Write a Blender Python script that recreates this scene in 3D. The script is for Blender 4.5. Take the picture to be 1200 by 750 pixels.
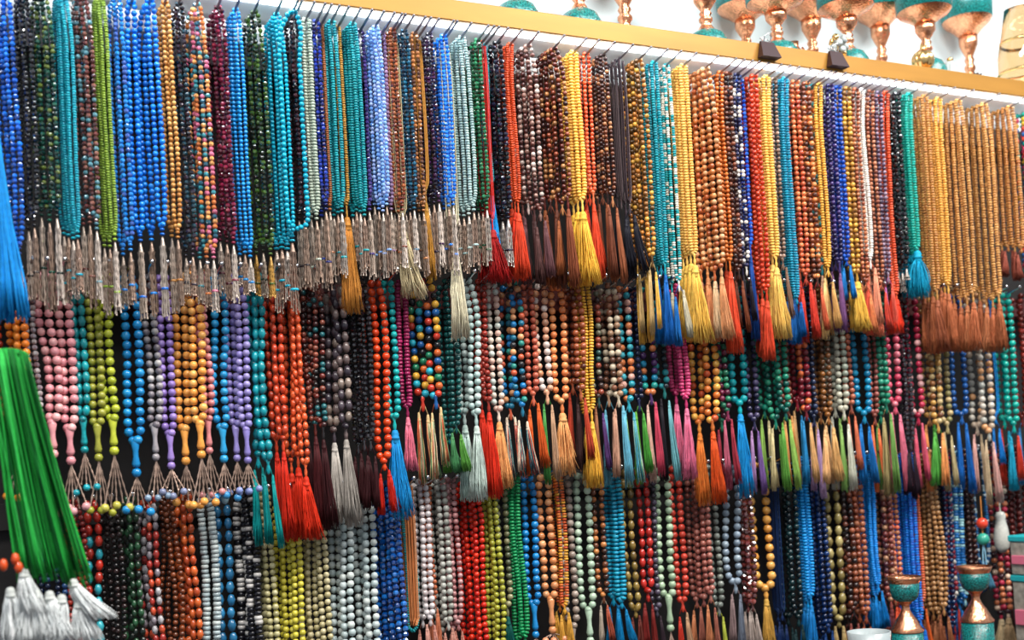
import bpy, math, random
import numpy as np
from math import sin, cos, radians, pi
from mathutils import Matrix

random.seed(7)
RNG = np.random.default_rng(7)
scene = bpy.context.scene
for o in list(bpy.data.objects):
    bpy.data.objects.remove(o)
COL = scene.collection

# ------------------------------------------------------------------ camera
FPX, YAW, PITCH, ROLL, CX, CY, DIST, EYE = 1350.0, radians(26.3), radians(1.4), radians(3.2), 600.0, 518.0, 1.755, 1.31
c_f = np.array([sin(YAW) * cos(PITCH), cos(YAW) * cos(PITCH), sin(PITCH)])
_r0 = np.array([cos(YAW), -sin(YAW), 0.0])
_u0 = np.cross(_r0, c_f)
c_u = cos(ROLL) * _u0 + sin(ROLL) * _r0
c_r = cos(ROLL) * _r0 - sin(ROLL) * _u0
c_p = np.array([-DIST * sin(YAW), -DIST * cos(YAW), EYE])
cam = bpy.data.cameras.new('camera')
cam.sensor_width = 36.0
cam.lens = FPX / 1200.0 * 36.0
cam.shift_y = (CY - 375.0) / 1200.0
cam.clip_start = 0.05
cam.dof.use_dof = True
cam.dof.focus_distance = 1.70
cam.dof.aperture_fstop = 3.6
cam_o = bpy.data.objects.new('camera', cam)
COL.objects.link(cam_o)
cam_o.matrix_world = Matrix(((c_r[0], c_u[0], -c_f[0], c_p[0]), (c_r[1], c_u[1], -c_f[1], c_p[1]),
                             (c_r[2], c_u[2], -c_f[2], c_p[2]), (0, 0, 0, 1)))
scene.camera = cam_o


def at(px, py, Y):
    """point of the plane y = Y seen at a photo position"""
    d = c_f + c_r * (px - CX) / FPX - c_u * (py - CY) / FPX
    return c_p + d * ((Y - c_p[1]) / d[1])


def mpp(P):
    """metres per photo pixel at a point"""
    return float((np.asarray(P) - c_p) @ c_f) / FPX


# ------------------------------------------------------------------ light
scene.view_settings.view_transform = 'Standard'
scene.view_settings.look = 'None'
scene.view_settings.gamma = 1.0
scene.view_settings.use_curve_mapping = False
scene.view_settings.exposure = 0.25
world = bpy.data.worlds.new('room_light')
scene.world = world
world.use_nodes = True
bg = world.node_tree.nodes['Background']
bg.inputs['Color'].default_value = (0.80, 0.90, 1.0, 1)
bg.inputs['Strength'].default_value = 0.42


def area(name, loc, target, sx, sy, power, color):
    l = bpy.data.lights.new(name, 'AREA')
    l.shape = 'RECTANGLE'
    l.size, l.size_y, l.energy, l.color = sx, sy, power, color
    o = bpy.data.objects.new(name, l)
    COL.objects.link(o)
    d = np.array(target, float) - np.array(loc, float)
    from mathutils import Vector
    o.location = loc
    o.rotation_euler = Vector(d).to_track_quat('-Z', 'Y').to_euler()
    return o


area('ceiling_panel_light', (-0.5, -1.3, 3.0), (0.0, 0, 1.6), 1.2, 0.3, 46, (1, 0.96, 0.9))
area('ceiling_panel_light', (1.2, -1.3, 3.0), (0.7, 0, 1.6), 1.2, 0.3, 46, (1, 0.96, 0.9))


# ------------------------------------------------------------------ colours and materials
def lin(hexs):
    v = np.array([int(hexs[i:i + 2], 16) for i in (0, 2, 4)]) / 255.0
    return np.where(v <= 0.04045, v / 12.92, ((v + 0.055) / 1.055) ** 2.4)


def pal(s):
    return np.array([lin(h) for h in s.split()])


def make_mat(name, rough=0.4, metal=0.0, ior=1.5, mottle=0.0, mscale=300.0, sheen=0.0, coat=0.0, color=None, bump=0.0,
             bscale=400.0, rnd=0.0, emit=None, trans=0.0, stretch=None):
    m = bpy.data.materials.new(name)
    m.use_nodes = True
    nt = m.node_tree
    b = nt.nodes['Principled BSDF']
    b.inputs['Roughness'].default_value = rough
    b.inputs['Metallic'].default_value = metal
    b.inputs['IOR'].default_value = ior
    b.inputs['Sheen Weight'].default_value = sheen
    b.inputs['Coat Weight'].default_value = coat
    b.inputs['Transmission Weight'].default_value = trans
    if color is None:
        src = nt.nodes.new('ShaderNodeAttribute')
        src.attribute_name = 'Col'
        out = src.outputs['Color']
    else:
        src = nt.nodes.new('ShaderNodeRGB')
        c = lin(color)
        src.outputs[0].default_value = (c[0], c[1], c[2], 1)
        out = src.outputs[0]
    tc = nt.nodes.new('ShaderNodeTexCoord')
    vec = tc.outputs['Object']
    if stretch:
        mp = nt.nodes.new('ShaderNodeMapping')
        mp.inputs['Scale'].default_value = stretch
        nt.links.new(vec, mp.inputs['Vector'])
        vec = mp.outputs['Vector']
    if mottle > 0 or rnd > 0:
        hsv = nt.nodes.new('ShaderNodeHueSaturation')
        nt.links.new(out, hsv.inputs['Color'])
        val = None
        if mottle > 0:
            n = nt.nodes.new('ShaderNodeTexNoise')
            n.inputs['Scale'].default_value = mscale
            n.inputs['Detail'].default_value = 3
            nt.links.new(vec, n.inputs['Vector'])
            mr = nt.nodes.new('ShaderNodeMapRange')
            mr.inputs['From Min'].default_value = 0.3
            mr.inputs['From Max'].default_value = 0.7
            mr.inputs['To Min'].default_value = 1 - mottle
            mr.inputs['To Max'].default_value = 1 + mottle
            nt.links.new(n.outputs['Fac'], mr.inputs['Value'])
            val = mr.outputs['Result']
        if rnd > 0:
            oi = nt.nodes.new('ShaderNodeObjectInfo')
            mr2 = nt.nodes.new('ShaderNodeMapRange')
            mr2.inputs['To Min'].default_value = 1 - rnd
            mr2.inputs['To Max'].default_value = 1 + rnd
            nt.links.new(oi.outputs['Random'], mr2.inputs['Value'])
            if val is None:
                val = mr2.outputs['Result']
            else:
                mu = nt.nodes.new('ShaderNodeMath')
                mu.operation = 'MULTIPLY'
                nt.links.new(val, mu.inputs[0])
                nt.links.new(mr2.outputs['Result'], mu.inputs[1])
                val = mu.outputs[0]
        nt.links.new(val, hsv.inputs['Value'])
        out = hsv.outputs['Color']
    nt.links.new(out, b.inputs['Base Color'])
    if bump > 0:
        n2 = nt.nodes.new('ShaderNodeTexNoise')
        n2.inputs['Scale'].default_value = bscale
        nt.links.new(vec, n2.inputs['Vector'])
        bp = nt.nodes.new('ShaderNodeBump')
        bp.inputs['Strength'].default_value = bump
        bp.inputs['Distance'].default_value = 0.002
        nt.links.new(n2.outputs['Fac'], bp.inputs['Height'])
        nt.links.new(bp.outputs['Normal'], b.inputs['Normal'])
    if emit:
        b.inputs['Emission Color'].default_value = emit[0]
        b.inputs['Emission Strength'].default_value = emit[1]
    return m


M = {
    'crystal': make_mat('faceted_crystal', 0.08, 0.0, 2.05, 0.15, 120),
    'gloss': make_mat('polished_bead', 0.22, 0, 1.55, 0.10, 200, rnd=0.12),
    'stone': make_mat('veined_stone', 0.28, 0, 1.6, 0.35, 260, rnd=0.18),
    'matte': make_mat('resin_bead', 0.38, 0, 1.5, 0.08, 120, rnd=0.08),
    'thread': make_mat('silk_thread', 0.6, 0, 1.3, 0.12, 180),
    'metal': make_mat('worn_metal', 0.36, 0.55, 1.5, 0.2, 200),
    'chrome': make_mat('chrome_wire', 0.18, 1.0, 1.5, color='d8d8dc'),
    'steel': make_mat('dull_steel_wire', 0.4, 1.0, 1.5, color='8c8c94'),
    'white_board': make_mat('white_painted_board', 0.5, 0, 1.5, 0.04, 8, color='f2f4f4'),
    'gold_board': make_mat('gold_laminate_edge', 0.38, 0.25, 1.5, 0.10, 6, color='ae7d36', stretch=(1, 1, 6)),
    'dark_board': make_mat('dark_backing_board', 0.7, 0, 1.5, 0.3, 14, color='15100f', bump=0.2, bscale=60),
    'red_board': make_mat('dark_red_batten', 0.5, 0, 1.5, 0.2, 20, color='4a1512'),
    'wall': make_mat('pale_blue_white_paint', 0.6, 0, 1.5, 0.03, 4, color='ccdce2'),
    'led': make_mat('led_strip', 0.5, color='ffffff', emit=((0.92, 0.97, 1.0, 1), 15.0)),
    'copper': make_mat('embossed_copper', 0.26, 1.0, 1.5, 0.25, 160, color='f0a880', bump=0.5, bscale=260),
    'teal_stone': make_mat('turquoise_chip_inlay', 0.22, 0.0, 1.6, 0.9, 420, color='10706e', bump=0.4, bscale=420),
    'glass': make_mat('clear_glass', 0.03, 0, 1.45, color='f0d8b8', trans=1.0),
    'clip': make_mat('dark_maroon_enamel', 0.5, 0.0, 1.4, color='2a0c16'),
    'gold': make_mat('gilded_metal', 0.25, 1.0, 1.5, 0.2, 100, color='e8c080'),
    'porcelain': make_mat('white_porcelain', 0.3, 0, 1.5, 0.03, 20, color='a8b2b4'),
    'turq_plastic': make_mat('turquoise_plastic', 0.35, 0, 1.5, 0.05, 20, color='28b4bc'),
    'pink_plastic': make_mat('pink_plastic', 0.4, 0, 1.5, 0.05, 20, color='e87a94'),
    'frost_plastic': make_mat('frosted_plastic', 0.4, 0, 1.5, 0.35, 90, color='a8a498'),
    'counter': make_mat('counter_laminate', 0.4, 0, 1.5, 0.2, 12, color='4a3428'),
}


# ------------------------------------------------------------------ mesh building (numpy)
class MB:
    def __init__(self):
        self.v, self.c, self.q, self.t, self.n = [], [], [], [], 0

    def add(self, V, tris=None, quads=None, col=(0.5, 0.5, 0.5)):
        V = np.asarray(V, float).reshape(-1, 3)
        C = np.broadcast_to(np.asarray(col, float), (len(V), 3)) if np.ndim(col) == 1 else np.asarray(col, float)
        self.v.append(V)
        self.c.append(C)
        if tris is not None and len(tris):
            self.t.append(np.asarray(tris, int).reshape(-1, 3) + self.n)
        if quads is not None and len(quads):
            self.q.append(np.asarray(quads, int).reshape(-1, 4) + self.n)
        self.n += len(V)
        return self

    def mesh(self, name, mat, smooth=True, origin=(0, 0, 0)):
        V = np.concatenate(self.v) - np.asarray(origin, float)
        C = np.concatenate(self.c)
        t = np.concatenate(self.t) if self.t else np.zeros((0, 3), int)
        q = np.concatenate(self.q) if self.q else np.zeros((0, 4), int)
        me = bpy.data.meshes.new(name)
        me.vertices.add(len(V))
        me.vertices.foreach_set('co', V.ravel())
        loops = np.concatenate([t.ravel(), q.ravel()])
        me.loops.add(len(loops))
        me.loops.foreach_set('vertex_index', loops)
        npoly = len(t) + len(q)
        me.polygons.add(npoly)
        start = np.concatenate([np.arange(len(t)) * 3, len(t) * 3 + np.arange(len(q)) * 4])
        me.polygons.foreach_set('loop_start', start)
        me.polygons.foreach_set('use_smooth', np.full(npoly, smooth))
        me.update(calc_edges=True)
        ca = me.color_attributes.new('Col', 'FLOAT_COLOR', 'POINT')
        ca.data.foreach_set('color', np.concatenate([C, np.ones((len(C), 1))], 1).ravel())
        me.materials.append(M[mat])
        return me


def lathe_tpl(profile, segs):
    """profile of (radius, height); zero radius ends become poles"""
    V, tris, quads, rings = [], [], [], []
    for r, h in profile:
        if r <= 1e-9:
            rings.append([len(V)])
            V.append((0, 0, h))
        else:
            i0 = len(V)
            for k in range(segs):
                a = 2 * pi * k / segs
                V.append((r * cos(a), r * sin(a), h))
            rings.append(list(range(i0, i0 + segs)))
    for a, b in zip(rings[:-1], rings[1:]):
        for k in range(segs):
            k2 = (k + 1) % segs
            if len(a) == 1 and len(b) == 1:
                continue
            if len(a) == 1:
                tris.append((a[0], b[k2], b[k]))
            elif len(b) == 1:
                tris.append((a[k], a[k2], b[0]))
            else:
                quads.append((a[k], a[k2], b[k2], b[k]))
    return np.array(V, float), np.array(tris, int).reshape(-1, 3), np.array(quads, int).reshape(-1, 4)


def ball_prof(n, h=1.0):
    return [(sin(pi * i / n), -cos(pi * i / n) * h) for i in range(n + 1)]


TPL = {
    'r': lathe_tpl([(0 if i in (0, 4) else r, z) for i, (r, z) in enumerate(ball_prof(4))], 8),
    'o': lathe_tpl([(0, -1.45), (.62, -1.15), (1, 0), (.62, 1.15), (0, 1.45)], 8),
    'd': lathe_tpl([(0, -.5), (.85, -.48), (1, 0), (.85, .48), (0, .5)], 8),
    'c': lathe_tpl([(0, -.95), (.6, -.78), (.96, -.3), (.96, .3), (.6, .78), (0, .95)], 6),
    'm': lathe_tpl([(0, -.52), (.86, -.42), (1, 0), (.86, .42), (0, .52)], 8),
}
PITCH_OF = {'r': 1.0, 'o': 1.45, 'd': .55, 'c': .95, 'm': .60, 's': 1.0}


def frames(T):
    T = T / np.linalg.norm(T, axis=-1, keepdims=True)
    ref = np.where(np.abs(T[..., 1:2]) > .9, np.array([1., 0, 0]), np.array([0, 1., 0]))
    U = np.cross(T, ref)
    U /= np.linalg.norm(U, axis=-1, keepdims=True)
    return T, U, np.cross(T, U)


def place(mb, tpl, P, T, R, cols, twist=None):
    """copies of a template at P along T, radius R"""
    V, tr, qu = tpl
    N, m = len(P), len(V)
    T, U, W = frames(T)
    if twist is not None:
        ca, sa = np.cos(twist)[:, None], np.sin(twist)[:, None]
        U, W = U * ca + W * sa, W * ca - U * sa
    R = np.broadcast_to(R, (N,))[:, None, None]
    X = P[:, None, :] + R * (V[None, :, 0:1] * U[:, None] + V[None, :, 1:2] * W[:, None] + V[None, :, 2:3] * T[:, None])
    off = (np.arange(N) * m)[:, None, None]
    C = np.repeat(np.broadcast_to(cols, (N, 3)), m, 0)
    mb.add(X, (tr[None] + off).reshape(-1, 3) if len(tr) else None, (qu[None] + off).reshape(-1, 4) if len(qu) else None, C)


def tubes(mb, P, R, cols, sides=3):
    """P (N,K,3) paths, R (N,K) or scalar radius"""
    N, K, _ = P.shape
    T = np.gradient(P, axis=1)
    T, U, W = frames(T)
    R = np.broadcast_to(R, (N, K))[..., None]
    a = np.arange(sides) * 2 * pi / sides
    X = P[:, :, None, :] + R[..., None] * (np.cos(a)[:, None] * U[:, :, None] + np.sin(a)[:, None] * W[:, :, None])
    idx = np.arange(N * K * sides).reshape(N, K, sides)
    nx = np.roll(idx, -1, 2)
    q = np.stack([idx[:, :-1], nx[:, :-1], nx[:, 1:], idx[:, 1:]], -1).reshape(-1, 4)
    caps = []
    if sides == 3:
        caps = np.concatenate([idx[:, 0][:, ::-1], idx[:, -1]])
    C = np.repeat(np.broadcast_to(cols, (N, 3)), K * sides, 0)
    mb.add(X, caps if len(caps) else None, q, C)


def box(mb, a, b, col=(.5, .5, .5), bev=0.0):
    a, b = np.array(a, float), np.array(b, float)
    if bev <= 0:
        V = [(x, y, z) for x in (a[0], b[0]) for y in (a[1], b[1]) for z in (a[2], b[2])]
        q = [(0, 1, 3, 2), (4, 6, 7, 5), (0, 4, 5, 1), (2, 3, 7, 6), (0, 2, 6, 4), (1, 5, 7, 3)]
        mb.add(V, None, q, col)
        return
    # chamfered box: three rectangles shrunk per axis
    V, q, t = [], [], []
    idx = {}
    for sx in (0, 1):
        for sy in (0, 1):
            for sz in (0, 1):
                for ax in range(3):
                    p = [(a, b)[s][i] + (bev if s == 0 else -bev) * (i != ax) for i, s in enumerate((sx, sy, sz))]
                    idx[(sx, sy, sz, ax)] = len(V)
                    V.append(p)
    S = lambda ax, s, u, v: tuple([s if i == ax else (u if i == (ax + 1) % 3 else v) for i in range(3)])
    for ax in range(3):
        for s in (0, 1):
            f = [idx[S(ax, s, u, v) + (ax,)] for u, v in ((0, 0), (1, 0), (1, 1), (0, 1))]
            q.append(f if s else f[::-1])
        for u in (0, 1):
            for v in (0, 1):
                a1, a2 = (ax + 1) % 3, (ax + 2) % 3
                f = [idx[S(ax, 0, u, v) + (a1,)], idx[S(ax, 1, u, v) + (a1,)], idx[S(ax, 1, u, v) + (a2,)], idx[S(ax, 0, u, v) + (a2,)]]
                q.append(f if u == v else f[::-1])
    for sx in (0, 1):
        for sy in (0, 1):
            for sz in (0, 1):
                f = [idx[(sx, sy, sz, k)] for k in range(3)]
                t.append(f if (sx + sy + sz) % 2 else f[::-1])
    mb.add(V, t, q, col)


def lathe(mb, profile, center, segs=24, col=(.5, .5, .5), axis=(0, 0, 1), flute=None):
    V, t, q = lathe_tpl(profile, segs)
    if flute:
        n, amt = flute
        a = np.arctan2(V[:, 1], V[:, 0])
        V[:, :2] *= (1 + amt * np.cos(n * a))[:, None]
    A = np.array(axis, float)
    A /= np.linalg.norm(A)
    T, U, W = frames(A[None])
    X = np.array(center) + V[:, 0:1] * W[0] * -1 + V[:, 1:2] * U[0] + V[:, 2:3] * T[0] if abs(A[2]) < .999 else np.array(center) + V
    mb.add(X, t, q, col)


# ------------------------------------------------------------------ objects
def link(name, data, parent=None, loc=None, kind=None):
    o = bpy.data.objects.new(name, data)
    COL.objects.link(o)
    if parent is not None:
        o.parent = parent
    if loc is not None:
        o.location = loc
    if kind:
        o['kind'] = kind
    return o


def tag(o, label, cat, group=None, kind=None):
    o['label'], o['category'] = label, cat
    if group:
        o['group'] = group
    if kind:
        o['kind'] = kind
    return o


def thing(name, loc, label, cat, group=None):
    return tag(link(name, None, None, tuple(loc)), label, cat, group)


def part(name, mb, mat, parent, origin, smooth=True, kind=None):
    return link(name, mb.mesh(name, mat, smooth, origin), parent, None, kind)


def struct(name, mb, mat, smooth=False):
    return link(name, mb.mesh(name, mat, smooth), None, None, 'structure')


# ------------------------------------------------------------------ the setting
Z1, Z2, Z3 = at(600, 59, -.05)[2], at(600, 337, -.005)[2], at(600, 562, .04)[2]
SH_Y = -.10
SH_Z0, SH_Z1 = at(600, 33, SH_Y)[2], at(600, 9, SH_Y)[2]
XL, XR = -1.25, 2.3
m_ = MB(); box(m_, (XL, .11, 0), (XR, .15, 2.9)); struct('wall_back', m_, 'wall')
m_ = MB(); box(m_, (XL, .095, .6), (XR, .1095, SH_Z0 - .001)); struct('wall_backing_panel', m_, 'dark_board')
m_ = MB(); box(m_, (XL - 1, -4, -.05), (XR + 1, .1, 0)); struct('floor', m_, 'counter')

sh = thing('display_shelf', (0.5, 0, SH_Z0), 'white display shelf with a gold front edge above the top hook row', 'shelf')
o0 = (0.5, 0, SH_Z0)
m_ = MB(); box(m_, (XL, SH_Y + .012, SH_Z0 + .004), (XR, .1095, SH_Z1 - .006)); part('shelf_board', m_, 'white_board', sh, o0, False)
m_ = MB(); box(m_, (XL, SH_Y, SH_Z0), (XR, SH_Y + .012, SH_Z1), bev=.0012); e_ = part('front_edge', m_, 'gold_board', sh, o0, False)
e_['label'] = 'gold laminate front edge'
m_ = MB(); box(m_, (XL, SH_Y + .0125, SH_Z0 - .003), (XR, SH_Y + .0215, SH_Z0 + .0038)); e_ = part('light_strip', m_, 'led', sh, o0, False)
e_['label'] = 'glowing white light strip under the shelf'


# ------------------------------------------------------------------ strands
ROWS = {
    1: dict(z=Z1, back=-.005, front=-.104, ya=-.028, yb=-.072, ref=140, word='top', mat='white_board'),
    2: dict(z=Z2, back=.040, front=-.050, ya=.017, yb=-.026, ref=430, word='middle', mat='red_board'),
    3: dict(z=Z3, back=.082, front=.004, ya=.062, yb=.020, ref=640, word='bottom', mat='dark_board'),
}
SLOPE = 0.04      # hooks climb towards their tips


def hook_z(row, y):
    r = ROWS[row]
    s = (r['back'] - y)
    return r['z'] + (s - .04) * (SLOPE if row == 1 else .30)


FIN = {'r': 'gloss', 's': 'stone', 'o': 'stone', 'd': 'gloss', 'c': 'crystal', 'm': 'matte', 't': 'thread'}
BEADMESH = {}
BIG = 8.0


def bead_mesh(shape, col, fin):
    key = (shape, tuple(np.round(col, 4)), fin)
    if key not in BEADMESH:
        mb = MB()
        V, t, q = TPL[shape]
        mb.add(V, t, q, col)
        BEADMESH[key] = mb.mesh('bead', fin, True)
    return BEADMESH[key]


def resample(P, step):
    d = np.linalg.norm(np.diff(P, axis=0), axis=1)
    s = np.concatenate([[0], np.cumsum(d)])
    n = max(6, int(s[-1] / step))
    u = (np.arange(n) + .5) * s[-1] / n
    Q = np.stack([np.interp(u, s, P[:, i]) for i in range(3)], 1)
    Q2 = np.stack([np.interp(np.minimum(u + .001, s[-1]), s, P[:, i]) for i in range(3)], 1)
    Q1 = np.stack([np.interp(np.maximum(u - .001, 0), s, P[:, i]) for i in range(3)], 1)
    return Q, Q2 - Q1, s[-1] / n


def tassel(root, o, top, z_bot, width, cols, lean=(0, 0), n=None, wrap_col=None, pom=False, mixed=False):
    """bound head and a skirt of threads"""
    top = np.array(top, float)
    H = top[2] - z_bot
    hh = min(.014, H * .18)
    r0 = max(.0022, width * .17)
    if n is None:
        n = int(np.clip(width * 1e3 * 2.6 + 18, 26, 90))
    K = 5
    ang = RNG.uniform(0, 2 * pi, n)
    rad = np.sqrt(RNG.uniform(0.05, 1, n))
    t = np.linspace(0, 1, K)[None, :]
    if pom:
        spread = np.sin(np.clip(t * 1.25, 0, 1) * pi / 2) ** .7 * width / 2
        ln = RNG.uniform(.75, 1.0, n)[:, None]
    else:
        spread = r0 * .8 + (width / 2 - r0 * .8) * (t ** .8)
        ln = RNG.uniform(.88, 1.02, n)[:, None]
    wob = RNG.normal(0, width * .05, (n, K)) * t
    wob2 = RNG.normal(0, width * .05, (n, K)) * t
    P = np.empty((n, K, 3))
    P[..., 0] = top[0] + np.cos(ang)[:, None] * rad[:, None] * spread + wob + lean[0] * t ** 1.3
    P[..., 1] = top[1] + .7 * np.sin(ang)[:, None] * rad[:, None] * spread + wob2 + lean[1] * t
    P[..., 2] = top[2] - hh * .5 - (H - hh * .5) * t * ln
    C = np.repeat(np.atleast_2d(cols), n, 0)[:n] if not mixed else np.atleast_2d(cols)[RNG.integers(0, len(np.atleast_2d(cols)), n)]
    C = C * RNG.uniform(.72, 1.18, (n, 1))
    mb = MB()
    tubes(mb, P, np.linspace(.00085, .0006, K)[None, :], np.clip(C, 0, 1))
    tp = part('tassel', mb, 'thread', root, o)
    mb = MB()
    c = np.atleast_2d(cols)[0] * .8 if wrap_col is None else wrap_col
    lathe(mb, [(0, .002), (r0 * .6, .001), (r0 * .95, -hh * .3), (r0 * .8, -hh * .6), (r0 * 1.05, -hh * .66), (r0 * 1.05, -hh * .8), (r0 * .85, -hh * .86), (r0 * .9, -hh * 1.2)], top, 8, c)
    part('tassel_head', mb, 'thread', tp, o)
    return tp


def chain_fringe(root, o, top, z_bot, width, col, beadcol):
    """metal cap, chains and a ring bead: the pendant of the crystal strands"""
    top = np.array(top, float)
    H = top[2] - z_bot
    r = max(.0024, width * .32)
    mb = MB()
    for k in range(2):
        lathe(mb, [(0, .0022), (r * .75, .0012), (r * .95, 0), (r * .75, -.0012), (0, -.0022)], top - (0, 0, .002 + .0062 * k), 8, beadcol)
    part('spacer_bead', mb, 'gloss', root, o, kind='stuff')
    mb = MB()
    cz = top - (0, 0, .0135)
    lathe(mb, [(0, .002), (r * .35, .0015), (r * .55, -.003), (r * .9, -.010), (r * 1.0, -.0125), (r * .9, -.013)], cz, 8, np.asarray(col) * .6)
    part('metal_cap', mb, 'metal', root, o)
    n, K = 9, 15
    a = np.arange(n) * 2 * pi / n + RNG.uniform(0, 1)
    t = np.linspace(0, 1, K)[None]
    P = np.empty((n, K, 3))
    fl = 1 + .45 * t ** 2
    P[..., 0] = top[0] + np.cos(a)[:, None] * r * .85 * fl + RNG.normal(0, .0004, (n, K))
    P[..., 1] = top[1] + np.sin(a)[:, None] * r * .85 * fl
    P[..., 2] = top[2] - .024 - (H - .024) * t * RNG.uniform(.86, 1.0, (n, 1))
    R = np.where(np.arange(K) % 2 == 0, .0013, .0006)[None]
    mb = MB()
    tubes(mb, P, R, np.clip(np.asarray(col)[None] * RNG.uniform(.4, 1.15, (n, 1)), 0, 1), 4)
    part('chain_fringe', mb, 'metal', root, o, kind='stuff')
    mb = MB()
    zr = top[2] - .022 - (H - .022) * RNG.uniform(.5, .66)
    lathe(mb, [(r * .9, -.002), (r * 1.3, -.0012), (r * 1.4, 0), (r * 1.3, .0012), (r * .9, .002)], (top[0], top[1], zr), 8, beadcol)
    part('ring_bead', mb, 'gloss', root, o)


def leader(root, o, top, h, r, col, fin, dumb=False):
    mb = MB()
    if dumb:
        pr = [(0, 0), (r * .7, -h * .03), (r * .95, -h * .12), (r * .6, -h * .4), (r * .58, -h * .6), (r * .9, -h * .86), (r * .7, -h * .97), (0, -h)]
    else:
        pr = [(0, 0), (r * .75, -h * .05), (r * .8, -h * .2), (r * .45, -h * .35), (r * .8, -h * .6), (r * .55, -h * .9), (0, -h)]
    lathe(mb, pr, top, 8, col)
    return part('leader_bead', mb, fin, root, o)


HOOKS = {1: [], 2: [], 3: []}
STATS = dict(loops=0, beads=0)


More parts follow.
